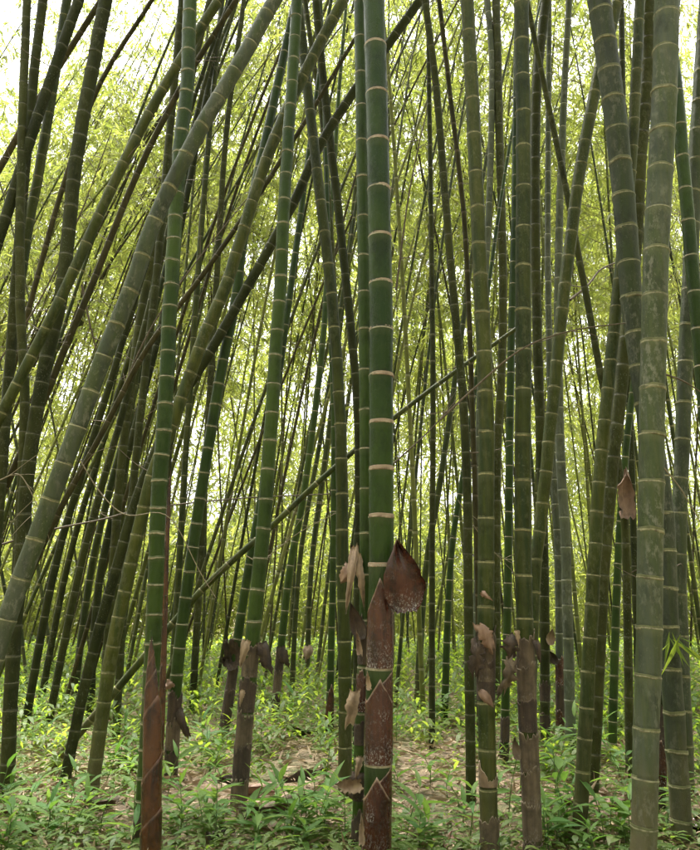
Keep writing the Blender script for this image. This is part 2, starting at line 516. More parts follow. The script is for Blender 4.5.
def sheath_mesh(path, s0, s1, mat, origin, rng, tip=0.0, shoulder=.45, wide=1.0, flare=.10, ragged=.03, gap=None, notch=1.4, proud=.045, bulge=0.0):
    """a sheath wrapped round the stem from s0; its upper edge rises to a point at angle `tip`"""
    sides, rows = 44, 8
    a0, a1 = (-math.pi, math.pi) if gap is None else gap
    ang = np.linspace(a0, a1, sides)
    d = np.abs((ang - tip + math.pi) % (2 * math.pi) - math.pi)
    prof = np.where(d < notch, 1 - (1 - shoulder) * np.sin(np.minimum(d, 1.57)) ** .95 if notch < 1.6 else 1 - (1 - shoulder) * (d / notch) ** 1.2, shoulder + (1 - shoulder) * .15 * (d - notch))
    prof = np.clip(prof + rng.normal(size=sides) * ragged, .12, 1.0)
    t = np.append(np.linspace(0, .94, rows - 1), 1.0)
    V, FT, ET = [], [], []
    for layer in (0.0, -.0025):
        for k in range(rows):
            s = s0 + (s1 - s0) * prof * t[k]
            P, T, Fv, S = path.frame(np.clip(s, 0, path.len))
            bul = 1 + proud + bulge * math.sin(math.pi * min(1, t[k] * .9)) + flare * max(0, t[k] - .55) + .02 * math.sin(t[k] * 5)
            r = path.rad(s) * bul * wide + layer + .0015 * np.sin(ang * 3 + s0 * 7)
            r = r + path.rad(s) * .05 * (ang - a0) / (a1 - a0)
            V.append(P + (Fv * np.cos(ang)[:, None] + S * np.sin(ang)[:, None]) * r[:, None])
            FT.append(prof * t[k]); ET.append(np.full(sides, t[k]))
    V = np.concatenate(V); FT = np.concatenate(FT)
    i = np.arange(rows * sides).reshape(rows, sides)
    q = np.stack([i[:-1, :-1], i[:-1, 1:], i[1:, 1:], i[1:, :-1]], -1).reshape(-1, 4)
    top = np.stack([i[-1, :-1], i[-1, 1:], i[-1, 1:] + rows * sides, i[-1, :-1] + rows * sides], -1)
    side_a = np.stack([i[:-1, 0], i[1:, 0], i[1:, 0] + rows * sides, i[:-1, 0] + rows * sides], -1)
    side_b = np.stack([i[:-1, -1], i[1:, -1], i[1:, -1] + rows * sides, i[:-1, -1] + rows * sides], -1)
    f = np.concatenate([q, q[:, ::-1] + rows * sides, top, side_a, side_b])
    return fast_mesh("sheath", V - origin, f, [mat], None, {"ft": FT, "et": np.concatenate(ET)})

def flap_mesh(base, tipv, width, side, mat, origin, rng, curl=.35, cup=.35, shape='blade', bend=0.0, ragged=.04):
    """a stiff curled sheath piece from base to tip, `side` = its width direction; cupped across and bent along"""
    base, tipv, side = (np.asarray(q, float) for q in (base, tipv, side))
    ax = tipv - base; L = np.linalg.norm(ax); ax = ax / L
    side = norm(side - ax * np.dot(side, ax)); nrm = np.cross(ax, side)
    nu, nv = 9, 14
    u = np.linspace(-1, 1, nu); t = np.linspace(0, 1, nv)
    if shape == 'blade':   w = np.interp(t, [0, .1, .3, .5, .7, .85, .95, 1], [.45, .80, 1, .92, .62, .30, .10, .02])
    elif shape == 'pouch': w = np.interp(t, [0, .55, .75, .9, 1], [.92, 1, .80, .35, .05])
    elif shape == 'strip': w = np.interp(t, [0, .15, .5, .8, 1], [.9, 1, .75, .5, .12])
    else:                  w = np.interp(t, [0, .4, .8, 1], [.85, 1, .8, .62])
    jag = ragged * (3 if shape != 'blade' else 1)
    wl_ = w * (1 + rng.normal(size=nv) * jag); wr_ = w * (1 + rng.normal(size=nv) * jag)
    endj = rng.normal(size=nu) * jag * .5
    skew = rng.normal() * .25 * (shape != 'blade')
    wave = rng.normal(size=3)
    V, FT = [], []
    for layer in (0, -.002):
        for a, b, c_ in zip(t, wl_, wr_):
            x = np.where(u < 0, u * b, u * c_) * width / 2
            al = a + (endj + skew * u * min(width / L, .5)) * a ** 3 - (endj[::-1] * .7) * (1 - a) ** 3
            z = -cup * width * .5 * w.max() * (u ** 2) + layer + width * .06 * np.sin(u * 4 + wave[0] + a * 3) + width * .05 * math.sin(a * 7 + wave[1])
            c = base + (ax * L)[None] * al[:, None] + nrm * (curl * L * .35 * math.sin(a * math.pi) + bend * L * a * a)
            V.append(c + side * x[:, None] + nrm * z[:, None]); FT.append(np.full(nu, a))
    V = np.concatenate(V); FT = np.concatenate(FT)
    n1 = nu * nv
    i = np.arange(n1).reshape(nv, nu)
    q = np.stack([i[:-1, :-1], i[:-1, 1:], i[1:, 1:], i[1:, :-1]], -1).reshape(-1, 4)
    e = [np.stack([i[:-1, c], i[1:, c], i[1:, c] + n1, i[:-1, c] + n1], -1) for c in (0, -1)]
    g = [np.stack([i[r, :-1], i[r, 1:], i[r, 1:] + n1, i[r, :-1] + n1], -1) for r in (0, -1)]
    f = np.concatenate([q, q[:, ::-1] + n1] + e + g)
    return fast_mesh("sheath", V - origin, f, [mat], None, {"ft": FT})

def tube_mesh(name, pts, r0, r1, mat, origin, sides=6):
    p = Path(catmull(pts, 6))
    s = np.linspace(0, p.len, max(4, int(len(pts) * 6)))
    p.sr, p.r = np.array([0, p.len]), np.array([r0, r1])
    ang = np.linspace(0, 2 * math.pi, sides, endpoint=False)
    v = ring_pts(p, s, ang, np.repeat(p.rad(s)[:, None], sides, 1))
    i = np.arange(len(s) * sides).reshape(len(s), sides)
    f = np.stack([i[:-1], np.roll(i[:-1], -1, 1), np.roll(i[1:], -1, 1), i[1:]], -1).reshape(-1, 4)
    return fast_mesh(name, v.reshape(-1, 3) - origin, f, [mat])
class Culm:
    pass
def culm(label, style, pts, w0, w1, sp, d=None, k=0.0, top=None, ring_objs=None, node_ys=None, crown=800, seed=None, name="bamboo_culm",
         sides=None, crown_from=7.5, group=None, wprof=None):
    """pts: picture points from the top down; w0, w1 widths in picture px at the first and last point; sp: node spacing in px.
    d None: the last point is where the culm meets the ground."""
    rng = np.random.default_rng(seed if seed is not None else abs(hash(label)) % 9999 if False else sum(map(ord, label)))
    if d is None:
        d = on_ground(*pts[-1])[1]
    P = [at_depth(x, y, d, k) for x, y in pts][::-1]            # bottom up
    zc = [project(p)[2] for p in P]
    rb, rt = w1 / 2 * zc[0] / F, w0 / 2 * zc[-1] / F
    # down to the ground
    u = norm(P[0] - P[1]); u = norm(np.array([u[0], u[1], min(u[2], -.35)]))
    gz = float(ground_z(P[0][0], P[0][1]))
    if P[0][2] > gz - .04:
        P = [P[0] + u * ((P[0][2] - gz + .08) / -u[2])] + P
        P[0][2] = gz - .08
    n_low = len(P)
    # on above the picture
    u = norm(P[-1] - P[-2]); zt = top if top else 11.5 + 3 * rng.random()
    if P[-1][2] < zt - .5:
        L = min((zt - P[-1][2]) / max(u[2], .35), 9.0)
        lean = np.array([u[0], u[1], 0])
        P = P + [P[-1] + u * L * .5, P[-1] + u * L + lean * L * .12 - np.array([0, 0, .06 * L])]
    c = catmull(P)
    path = Path(c)
    s_top = path.s[min((n_low - 1) * 10, len(path.s) - 1)]
    path.sr = np.array([0, s_top, path.len]); path.r = np.array([rb, rt, max(rt * .42, .006)])
    if s_top >= path.len - 1e-3:
        path.sr, path.r = np.array([0, path.len]), np.array([rb, rt])
    if wprof:
        ss = [(path.s_at_y(y), w / 2 * project(path.pos(path.s_at_y(y))[0])[2] / F) for y, w in wprof]
        ss.sort()
        path.sr, path.r = np.array([q[0] for q in ss]), np.array([q[1] for q in ss])
    # nodes
    spm = sp * np.mean(zc) / F
    if node_ys:
        known = sorted(path.s_at_y(y) for y in node_ys)
        nodes = list(known)
        while nodes[0] - spm * .85 > .05: nodes.insert(0, nodes[0] - spm * (.9 + .1 * rng.random()))
        while nodes[-1] + spm < path.len: nodes.append(nodes[-1] + spm * (1 + .04 * rng.random()))
    else:
        nodes, s = [], spm * (.3 + .6 * rng.random())
        while s < path.len - .02:
            nodes.append(s)
            g = np.interp(s, [0, 1.2, 6, 14], [.78, 1, 1.05, .9])
            s += spm * g * (1 + .05 * rng.normal())
    nodes = [n for n in nodes if .02 < n < path.len - .02]
    origin = path.pos(0)[0] * np.array([1, 1, 0]) + np.array([0, 0, float(ground_z(*path.pos(0)[0][:2]))])
    root = empty(name, origin)
    tag(root, label, "bamboo", group)
    wmax = max(w0, w1)
    name_main = wmax > 25 and style == 'fresh'
    big = wmax >= 9 if ring_objs is None else ring_objs
    if sides is None: sides = 20 if wmax >= 18 else 13 if wmax >= 9 else 8
    near = wmax >= 7
    me, kink = build_stem(path, nodes, sides, ROWS_NEAR if near else ROWS_FAR, BULGE_NEAR if near else BULGE_FAR,
                          [STEM[style], RING[style]], origin, rng, 2.2 + d * 1.0)
    mesh_obj("stem", me, root)
    if big:
        for n in nodes:
            x, y, z = project(path.pos(n)[0])
            if -25 < y < 880 and -25 < x < W + 25:
                h = rng.uniform(.75, 1.25) * float(path.rad(n)[0]) * (.20 if name_main else .20)
                mesh_obj("node_ring", ring_mesh(path, n, sides if sides < 18 else 18, h, .05 if style == 'fresh' else .045, RING['main' if name_main else style], origin, .3 if name_main else 1.0), root)
    if crown and path.len > 4:
        P_, T_ = [], []
        cand = [n for n in nodes if path.pos(n)[0][2] > max(crown_from, 3.0 + d * 1.02)]
        cand = np.array(cand)
        if len(cand) > 2: mesh_obj("crown", crown_mesh(path.pos(cand), path.tan(cand), crown, 1.7, .26, rng, origin=origin), root)
    if style in ('moss', 'olive', 'tan') and 5 <= wmax < 13:
        for _ in range(int(rng.integers(2, 6))):
            nd = nodes[int(rng.integers(0, len(nodes)))]
            p0 = path.pos(nd)[0]
            x, y, z = project(p0)
            if not (0 < x < W and 0 < y < 600): continue
            dv = norm(np.array([rng.choice([-1, 1]) * rng.uniform(.4, 1), rng.normal() * .4, rng.uniform(-.1, .8)]))
            L = rng.uniform(.2, .7)
            q = [p0, p0 + dv * L * .5 + rng.normal(size=3) * .02, p0 + dv * L + np.array([0, 0, rng.normal() * .08]) + rng.normal(size=3) * .03]
            mesh_obj("branch", tube_mesh("branch", q, .006, .002, M_TWIG, origin, 5), root)
    C = Culm(); C.root, C.path, C.nodes, C.origin, C.rng, C.d, C.spm = root, path, nodes, origin, rng, d, spm
    return C

def sheath(c, y0, y1, mat, **kw):
    """sheath on culm c between picture heights y0 (base) and y1 (tip)"""
    return mesh_obj("sheath", sheath_mesh(c.path, c.path.s_at_y(y0), c.path.s_at_y(y1), SHEATH[mat], c.origin, c.rng, **kw), c.root)
def sheaths_down(c, y_top, mats, step=None, ragged=.07, n=None, **kw):
    """old overlapping sheaths from picture height y_top down to the ground"""
    s1 = c.path.s_at_y(y_top); k = 0
    step = step or c.spm
    while s1 > .08 and k < 12:
        ln = step * (.95 + .35 * c.rng.random())
        s0 = max(s1 - ln, 0.0)
        mesh_obj("sheath", sheath_mesh(c.path, s0, s1, SHEATH[mats[k % len(mats)]], c.origin, c.rng, tip=c.rng.uniform(-1.8, 1.8),
                 shoulder=c.rng.uniform(.72, .92), ragged=ragged, wide=1.0 + .02 * (k % 2), flare=.16 + .12 * c.rng.random(), **kw), c.root)
        s1 = s1 - step * (.88 + .12 * c.rng.random()); k += 1
        if n and k >= n: break
def flap(c, p_base, p_tip, width_px, mat, toward=0.05, roll=0.0, **kw):
    """loose sheath piece on culm c, given by the picture points of its base and tip; width in px; `toward` metres in front of the stem axis"""
    zc = c.d
    b = at_depth(*p_base, c.d - toward); t = at_depth(*p_tip, c.d - toward - kw.pop('lean', 0.0))
    side = np.array([math.cos(roll), math.sin(roll), 0.0])
    ax = norm(t - b)
    if abs(ax[0]) > .8: side = np.array([0, math.sin(roll), math.cos(roll)])
    m = flap_mesh(b, t, width_px * zc / F, side, SHEATH[mat], c.origin, c.rng, **kw)
    return mesh_obj("sheath", m, c.root)

# ------------------------------------------------------------------ the bamboo culms one can follow in the photograph
C = {}
# --- centre
C['main'] = culm("thick smooth dark green culm with pale pink rings and fresh red-brown sheaths, centre", 'fresh',
    [(374, 0), (378, 137), (381, 290), (381.5, 430), (381, 570), (379, 700), (376.5, 850)], 21, 27, 47.5, d=4.95,
    node_ys=[-2, 46, 95, 142, 190, 238, 285, 331, 377, 423, 470, 517, 565, 667, 762, 868])
C['twin'] = culm("green culm tucked just behind the thick central culm, rotten sheaths low down", 'fresh',
    [(360, 0), (362, 137), (364, 290), (366, 480), (365, 630), (361, 731), (358, 850)], 12, 13, 42, d=5.25)
C['lightmoss'] = culm("light green mossy culm just left of the central pair", 'olive',
    [(300, 20), (309, 103), (319, 189), (331, 290), (340, 417), (343, 570), (345, 690), (345, 796)], 9.5, 14, 33)
C['bowed'] = culm("dark narrow culm bowing in towards the central pair from upper left", 'moss',
    [(316, 0), (322, 69), (333, 165), (347, 290), (357, 400), (359, 480), (358, 600), (357, 770)], 8, 9, 26)
C['wire1'] = culm("slender dark culm crossing the light mossy culm high up", 'moss',
    [(305, 0), (312, 51), (322, 120), (330, 220), (336, 330), (341, 480), (345, 735)], 5, 6, 24)
# --- left half
C['ringed'] = culm("straight dark green culm with white rings rising behind the brown shoot", 'fresh',
    [(190, 0), (187, 86), (180, 151), (171, 290), (165, 417), (159, 486), (156, 570), (150, 700), (141, 850)], 13.5, 17, 25, d=5.35)
C['hazel'] = culm("white-ringed green culm whose lower third is wrapped in brown sheaths", 'fresh',
    [(297, 0), (292, 86), (285, 189), (280, 290), (273, 393), (268, 472), (260, 565), (251, 656), (244, 731), (238, 812)], 11, 16, 28)
C['greydiag'] = culm("broad whitish-grey culm leaning diagonally across the left side", 'grey',
    [(275, 0), (240, 62), (192, 144), (154, 223), (133, 285), (103, 359), (65, 462), (24, 570), (0, 640)], 14, 19.5, 37, d=4.7)
C['diag2'] = culm("dark green diagonal culm rooted second right of the lower left corner", 'olive',
    [(343, 0), (316, 51), (278, 130), (251, 206), (228, 280), (202, 342), (175, 417), (151, 480), (130, 570), (110, 663), (90, 806)], 11, 14, 26)
C['diag3'] = culm("darker slim diagonal culm crossing behind the central pair near the top", 'moss',
    [(420, 0), (388, 45), (353, 93), (319, 147), (292, 206), (240, 300), (206, 359), (175, 410), (140, 490), (116, 570), (86, 680), (64, 786)], 9, 11, 25)
C['sheathed2'] = culm("close-ringed green culm with ragged sheathed foot beside the brown shoot", 'fresh',
    [(285, 51), (264, 147), (244, 235), (236, 297), (219, 383), (195, 534), (178, 663), (170, 783)], 8.5, 13, 23)
C['leaner'] = culm("long thin green culm fallen aslant from low left towards upper right", 'olive',
    [(520, 326), (490, 347), (456, 371), (395, 417), (326, 475), (271, 527), (230, 563), (192, 601), (113, 694), (50, 768)], 4, 8.5, 40, crown=0, top=4.3)
C['farleft1'] = culm("dark upright culm second from the left edge at the top", 'moss',
    [(27, 0), (22, 137), (20, 290), (25, 400), (20, 520), (12, 650), (5, 785)], 8, 11, 27)
C['farleft2'] = culm("dark culm curving down to the left edge, third along the top", 'moss',
    [(43, 0), (33, 86), (17, 267), (8, 390), (-2, 520)], 9, 10, 26, d=7.2)
C['farleft3'] = culm("green culm with fine rings between two crossing dark culms, top left", 'olive',
    [(67, 0), (58, 58), (38, 178), (28, 230), (14, 330), (4, 420)], 9, 10, 23, d=7.4)
C['farleft4'] = culm("mossy culm leaning from the top left towards the left edge", 'moss',
    [(79, 0), (51, 79), (31, 137), (0, 236)], 10, 11, 26, d=7.0)
C['tan1'] = culm("short-looking tan dead culm slanting across the top left corner", 'tan',
    [(98, 5), (60, 65), (31, 113), (0, 168)], 6, 7, 34, d=8.2)
C['bigleft'] = culm("stout mottled dark culm bending down the left side", 'moss',
    [(106, 0), (89, 86), (75, 171), (62, 290), (45, 366), (28, 472), (21, 570), (14, 645), (7, 790)], 13, 14, 26)
C['tan2'] = culm("very thin brown culm slanting from the top at one fifth width", 'tan',
    [(152, 0), (99, 86), (62, 190), (34, 290), (10, 380)], 4.5, 6, 30, d=9.5, ring_objs=False)
C['longdiag'] = culm("evenly green culm leaning parallel above the whitish-grey diagonal", 'olive',
    [(219, 0), (171, 75), (137, 137), (103, 206), (65, 290), (27, 366), (0, 417)], 9.5, 11, 30, d=6.4)
C['tan3'] = culm("tan dead culm leaning beside the evenly green diagonal", 'tan',
    [(236, 0), (178, 93), (137, 175), (92, 285), (65, 349), (40, 410), (0, 500)], 5.5, 8, 36, d=7.6, ring_objs=False)
C['tan4'] = culm("brown dead culm slanting low through the left thicket", 'tan',
    [(300, 130), (262, 190), (199, 280), (147, 349), (103, 431), (55, 520), (20, 600), (-10, 680)], 4.5, 7, 34, d=7.0, ring_objs=False)
C['shadow1'] = culm("dark slim culm hugging the white-ringed culm on its left", 'moss',
    [(182, 0), (171, 120), (156, 280), (140, 420), (126, 570), (116, 735)], 7.5, 8, 23)
C['mossy1'] = culm("lichen-spotted culm among the left thicket below the grey diagonal", 'moss',
    [(176, 150), (158, 230), (141, 314), (123, 451), (113, 570), (103, 722)], 8, 9, 24)
C['yellow1'] = culm("yellowish olive culm next to the lichen-spotted one in the left thicket", 'olive',
    [(190, 140), (172, 200), (154, 280), (130, 417), (118, 560), (108, 712)], 6, 8, 24)
C['l1'] = culm("first slim leaning culm of the low left row, counted from the left", 'moss',
    [(150, 250), (105, 400), (57, 560), (24, 733)], 6, 8.5, 24)
C['l2'] = culm("second slim leaning culm of the low left row, counted from the left", 'moss',
    [(150, 290), (110, 420), (69, 560), (39, 712)], 5, 7, 22)
C['l3'] = culm("third slim leaning culm of the low left row, counted from the left", 'moss',
    [(166, 240), (126, 400), (82, 560), (48, 727)], 6, 8, 23)
C['l4'] = culm("fourth slim leaning culm of the low left row, counted from the left", 'olive',
    [(160, 290), (128, 420), (93, 560), (73, 708)], 5.5, 7.5, 22)
C['l5'] = culm("fifth slim leaning culm of the low left row, counted from the left", 'moss',
    [(190, 180), (160, 330), (103, 560), (90, 716)], 6, 8, 22)
C['redshoot'] = culm("thin dark red sheathed stem hugging the right of the white-ringed left culm", 'moss',
    [(171, 440), (168, 520), (166, 570), (163, 673), (158, 790)], 3, 8, 30, crown=0, top=0.1, ring_objs=False)
C['mid1'] = culm("thin green culm right of the white-ringed left culm", 'olive',
    [(222, 0), (206, 171), (197, 290), (186, 450), (179, 570), (170, 715)], 5, 7, 22)
C['mid2'] = culm("narrow dark culm standing between the two white-ringed left culms", 'moss',
    [(240, 30), (226, 137), (216, 290), (207, 440), (200, 570), (192, 715)], 5, 7.5, 22)
C['black_sheath'] = culm("green culm with a big black torn sheath, behind the brown-wrapped culm", 'fresh',
    [(300, 220), (285, 330), (266, 470), (250, 560), (236, 650), (223, 738)], 6, 10, 24)
C['small_sheath'] = culm("thin culm with dark sheathed foot between brown-wrapped and mossy culms", 'fresh',
    [(330, 230), (322, 350), (305, 486), (290, 570), (280, 656), (274, 722)], 5.5, 8, 22)
C['m3'] = culm("slim plain culm right behind the dark-footed thin culm", 'olive',
    [(345, 280), (322, 430), (300, 560), (291, 706)], 4, 5.5, 20)
C['m4'] = culm("slim culm with a dangling straw sheath left of the mossy culm", 'olive',
    [(352, 220), (330, 420), (312, 560), (307, 682)], 4, 5.5, 20)
C['m6'] = culm("slim culm with a brown pointed shoot sheath at its foot, touching the mossy culm", 'fresh',
    [(330, 300), (334, 430), (333, 560), (329, 742)], 5.5, 7.5, 22)
# --- right of centre
C['r1'] = culm("dark culm right of the thick central culm, bending right as it drops", 'moss',
    [(425, 0), (436, 86), (446, 206), (453, 290), (463, 400), (467, 486), (468, 570), (471, 803)], 6.5, 10.5, 24)
C['r2'] = culm("reddish-brown dead slim culm curving down right of the dark bending culm", 'tan',
    [(439, 0), (449, 86), (463, 206), (468, 290), (472, 400), (477, 560), (480, 745)], 4.5, 6, 32, ring_objs=False)
C['r3'] = culm("thin straight dark culm midway between central and torn-sheath culms", 'moss',
    [(429, 86), (432, 290), (433, 420), (432, 560), (432, 752)], 4.5, 6.5, 26)
C['r4'] = culm("thin bright-ringed culm standing in the low plants right of centre", 'fresh',
    [(468, 440), (451, 560), (444, 727)], 5, 7.5, 21, d=None)
C['r5'] = culm("thin leaning culm just right of the drooping brown sheath", 'olive',
    [(462, 330), (442, 470), (425, 577), (417, 709)], 5, 7.5, 22)
C['torn'] = culm("tall green culm with torn ragged sheaths two thirds across", 'olive',
    [(467, 0), (474, 137), (481, 290), (486, 417), (486, 570), (486, 700), (490, 850)], 13, 18, 41, d=5.15)
C['lichen'] = culm("pale lichen-covered slim culm behind the torn-sheath culm", 'pale',
    [(487, 0), (492, 69), (489, 206), (482, 330), (478, 480), (476, 720)], 6, 7, 26)
C['dark2'] = culm("very dark slim culm left of the straight grey-green culm", 'moss',
    [(496, 0), (499, 120), (503, 290), (501, 383), (497, 472), (496, 720)], 8, 8.5, 25)
C['dark2b'] = culm("green slim culm half hidden between torn-sheath and straight grey-green culms", 'fresh',
    [(517, 60), (514, 250), (511, 350), (508, 570), (504, 762)], 7, 8.5, 23)
C['straight'] = culm("straight grey-green culm with shaggy brown wrapped foot", 'olive',
    [(521, 0), (523, 137), (523, 290), (523, 430), (523, 560), (527, 700), (533, 850)], 14.5, 17.5, 44, d=5.15)
C['behind1'] = culm("dark culm passing behind the straight grey-green culm's right edge", 'moss',
    [(546, 0), (537, 86), (535, 200), (536, 290), (540, 430), (544, 560), (545, 748)], 9.5, 9.5, 24)
C['pale1'] = culm("pale bluish pole-thin culm, first of the pale pair", 'pale',
    [(549, 34), (548, 160), (548, 290), (552, 440), (558, 560), (560, 742)], 5, 8, 24)
C['pale2'] = culm("pale bluish thin culm, second of the pale pair, leaning right", 'pale',
    [(569, 0), (563, 120), (558, 290), (560, 440), (566, 560), (571, 754)], 6, 11, 27)
C['crossdark'] = culm("thin dark culm crossing to the right behind the stout leaning culm", 'moss',
    [(542, 75), (566, 189), (585, 290), (599, 366), (619, 470), (626, 560), (630, 778)], 5.5, 9, 28)
C['leanolive'] = culm("olive culm leaning right, passing behind the straight grey-green culm low down", 'olive',
    [(618, 0), (597, 82), (580, 171), (565, 285), (553, 400), (541, 520), (535, 570), (530, 690), (526, 800)], 11.5, 13, 28)
C['stout'] = culm("stout dark lichen-flecked culm crossing behind the thick grey culm to its right", 'grey',
    [(599, 0), (611, 86), (621, 171), (631, 290), (645, 400), (661, 503), (666, 570), (669, 646), (678, 766), (683, 850)], 22, 20, 37, d=5.3)
C['darkright'] = culm("dark mossy culm squeezed between the stout culm and the thick grey culm", 'moss',
    [(649, 0), (648, 69), (640, 154), (636, 230), (626, 340), (614, 451), (604, 560), (597, 697), (592, 798)], 14, 12, 28)
C['oliveright'] = culm("smooth olive culm with straw rings curving left of the hanging dry sheath", 'olive',
    [(640, 0), (634, 120), (628, 200), (618, 290), (600, 472), (594, 565), (585, 731), (579, 838)], 10, 15, 30)
C['thickgrey'] = culm("thickest grey-green culm with pale rings near the right edge", 'grey',
    [(667, 0), (662, 137), (655, 290), (650, 570), (647, 700), (643, 850)], 24, 25, 46, d=4.75)
C['edgegreen'] = culm("dark green smooth culm sloping into the right edge behind the thick grey culm", 'fresh',
    [(668, 20), (677, 96), (686, 200), (698, 330)], 12, 13, 36, d=5.9)
C['edgegrey'] = culm("mottled grey culm standing along the right edge", 'grey',
    [(702, 70), (693, 206), (689, 290), (683, 417), (679, 570), (685, 730), (687, 792)], 15, 14, 37)
C['thinup'] = culm("thin dark culm glimpsed between stout leaning and thick grey culms at the top", 'moss',
    [(621, 0), (623, 113), (626, 300), (632, 480), (640, 745)], 5.5, 7, 26)
C['slim612'] = culm("slim green culm standing in the low plants left of the thick grey culm", 'fresh',
    [(640, 330), (627, 440), (618, 560), (612, 757)], 6, 9, 22)
C['redfoot'] = culm("dark red-brown rotten stem wedged behind the thick grey culm's foot", 'moss',
    [(667, 560), (663, 690), (660, 812)], 8, 10, 30, crown=0, top=.1)
C['tailshoot'] = culm("thick brown shoot of glossy overlapping sheaths tapering to a point, lower left", 'fresh',
    [(151, 630), (151.5, 660), (152, 700), (152, 750), (151, 850)], 2.5, 17, 34, d=4.85, crown=0, top=.1, name="bamboo_shoot", ring_objs=False,
    wprof=[(632, 1.5), (660, 7), (690, 12.5), (715, 15.5), (760, 16.5), (850, 17)])

# --- sheaths of the central culm
m = C['main']
sheath(m, 667, 577, 'red', tip=-.05, shoulder=.60, notch=1.5, flare=.0, ragged=.004, proud=.05)
sheath(m, 762, 677, 'red', tip=.05, shoulder=.70, notch=1.5, flare=.0, ragged=.004, proud=.07)
sheath(m, 868, 772, 'red', tip=-.05, shoulder=.72, notch=1.5, flare=.0, ragged=.004, proud=.07)
sheath(m, 725, 667, 'red', tip=1.5, shoulder=.42, notch=2.6, flare=.0, ragged=.006, proud=.04)
sheath(m, 822, 763, 'red', tip=1.5, shoulder=.42, notch=2.6, flare=.0, ragged=.006, proud=.04)
flap(m, (407, 612), (397, 540), 40, 'red', toward=.10, curl=-.15, cup=.25, bend=.03)
flap(m, (369, 690), (367, 672), 5, 'dry', toward=.09, shape='strip')
flap(m, (362, 845), (361, 815), 6, 'dry', toward=.09, shape='strip')
t = C['twin']
for (a, b, mt) in ((665, 612, 'dark'), (712, 668, 'red'), (745, 715, 'dark'), (800, 772, 'dark'), (850, 806, 'dark')):
    sheath(t, a, b, mt, tip=t.rng.uniform(-1, 1), shoulder=.7, ragged=.05, flare=.15)
flap(t, (355, 545), (346, 610), 9, 'dry', toward=.10, shape='strip', curl=.5, bend=.2)
flap(t, (358, 556), (364, 606), 8, 'dry', toward=.12, shape='strip')
flap(t, (352, 566), (341, 583), 15, 'pink', toward=.11, shape='strip', curl=.6)
flap(t, (357, 572), (351, 545), 11, 'dark', toward=.08, shape='strip', curl=.4)
flap(t, (362, 640), (350, 602), 14, 'dark', toward=.07, shape='blade')
flap(t, (360, 655), (357, 632), 6, 'dry', toward=.10, shape='strip')
flap(t, (355, 690), (349, 726), 12, 'dry', toward=.12, shape='wide', cup=.2)
flap(t, (362, 786), (338, 787), 12, 'dry', toward=.12, shape='wide', cup=.6, roll=.3)
flap(t, (358, 772), (354, 800), 14, 'dark', toward=.08, shape='wide')
flap(t, (360, 757), (356, 778), 7, 'dry', toward=.10, shape='strip')
# --- brown shoot
s = C['tailshoot']
for (a, b, sh, w) in ((900, 806, .62, 1.13), (852, 750, .66, 1.09), (796, 695, .68, 1.05), (742, 668, .66, 1.0), (708, 648, .66, .97), (684, 634, .6, .95)):
    sheath(s, a, b, 'gloss', tip=1.25 + s.rng.normal() * .35, shoulder=sh, notch=3.0, flare=.30, ragged=.003, wide=w, proud=.0, bulge=.06)
sheath(C['ringed'], 850, 806, 'dark', tip=.4, shoulder=.7)
for (a, b, tip) in ((560, 470, .6), (620, 535, -.5), (680, 600, .8), (740, 660, -.4), (800, 720, .5)):
    sheath(C['redshoot'], a, b, 'gloss', tip=tip, shoulder=.5, notch=2.2, flare=.0, ragged=.02)
# --- wrapped feet
h = C['hazel']
sheaths_down(h, 640, ['dull', 'dark', 'dull', 'dark', 'dull'], step=.26)
flap(h, (262, 642), (268, 670), 13, 'dark', toward=.03, shape='wide', roll=.5)
flap(h, (247, 640), (240, 668), 9, 'dry', toward=.09, shape='strip')
flap(h, (243, 690), (240, 706), 5, 'dry', toward=.10, shape='strip')
b = C['black_sheath']
sheaths_down(b, 662, ['dark'], step=.3)
flap(b, (237, 668), (229, 640), 18, 'dark', toward=.10, shape='wide', curl=.4)
flap(b, (230, 664), (222, 658), 10, 'dark', toward=.08, shape='blade')
q = C['small_sheath']
sheaths_down(q, 648, ['dark', 'dull'], step=.3)
flap(q, (280, 646), (286, 666), 10, 'dark', toward=.06, shape='wide')
e = C['sheathed2']
sheaths_down(e, 690, ['dark', 'dull', 'dark'], step=.24, ragged=.10, n=4)
flap(e, (178, 708), (188, 738), 8, 'dark', toward=.05, shape='wide')
flap(e, (172, 682), (164, 690), 9, 'pink', toward=.08, shape='strip')
flap(C['m4'], (309, 645), (306, 662), 10, 'dry', toward=.06, shape='blade')
sheath(C['m6'], 740, 684, 'red', tip=.3, shoulder=.3, notch=2.2, wide=1.1)
t2 = C['torn']
sheath(t2, 700, 652, 'dark', tip=-1.2, shoulder=.8, ragged=.06, flare=.2)
sheath(t2, 680, 630, 'dull', tip=1.0, shoulder=.62, ragged=.09, flare=.25, proud=.08)
sheath(t2, 640, 624, 'dark', tip=1.4, shoulder=.5, ragged=.1, flare=.3)
sheath(t2, 786, 758, 'dry', tip=-1.0, shoulder=.25, ragged=.06, flare=.1)
sheaths_down(t2, 812, ['dull', 'dark'], step=.2)
flap(t2, (479, 624), (493, 650), 13, 'pink', toward=.10, shape='wide', curl=.3, ragged=.07)
flap(t2, (480, 690), (494, 708), 9, 'pink', toward=.12, shape='blade', curl=.4)
flap(t2, (481, 592), (491, 600), 6, 'pink', toward=.09, shape='strip', ragged=.06)
flap(t2, (478, 640), (474, 676), 12, 'dark', toward=.08, shape='wide', ragged=.12)
s4 = C['straight']
sheaths_down(s4, 629, ['dull', 'dull', 'dark', 'dull'], step=.22, ragged=.05)
flap(s4, (513, 658), (504, 690), 13, 'dull', toward=.12, shape='wide', ragged=.1)
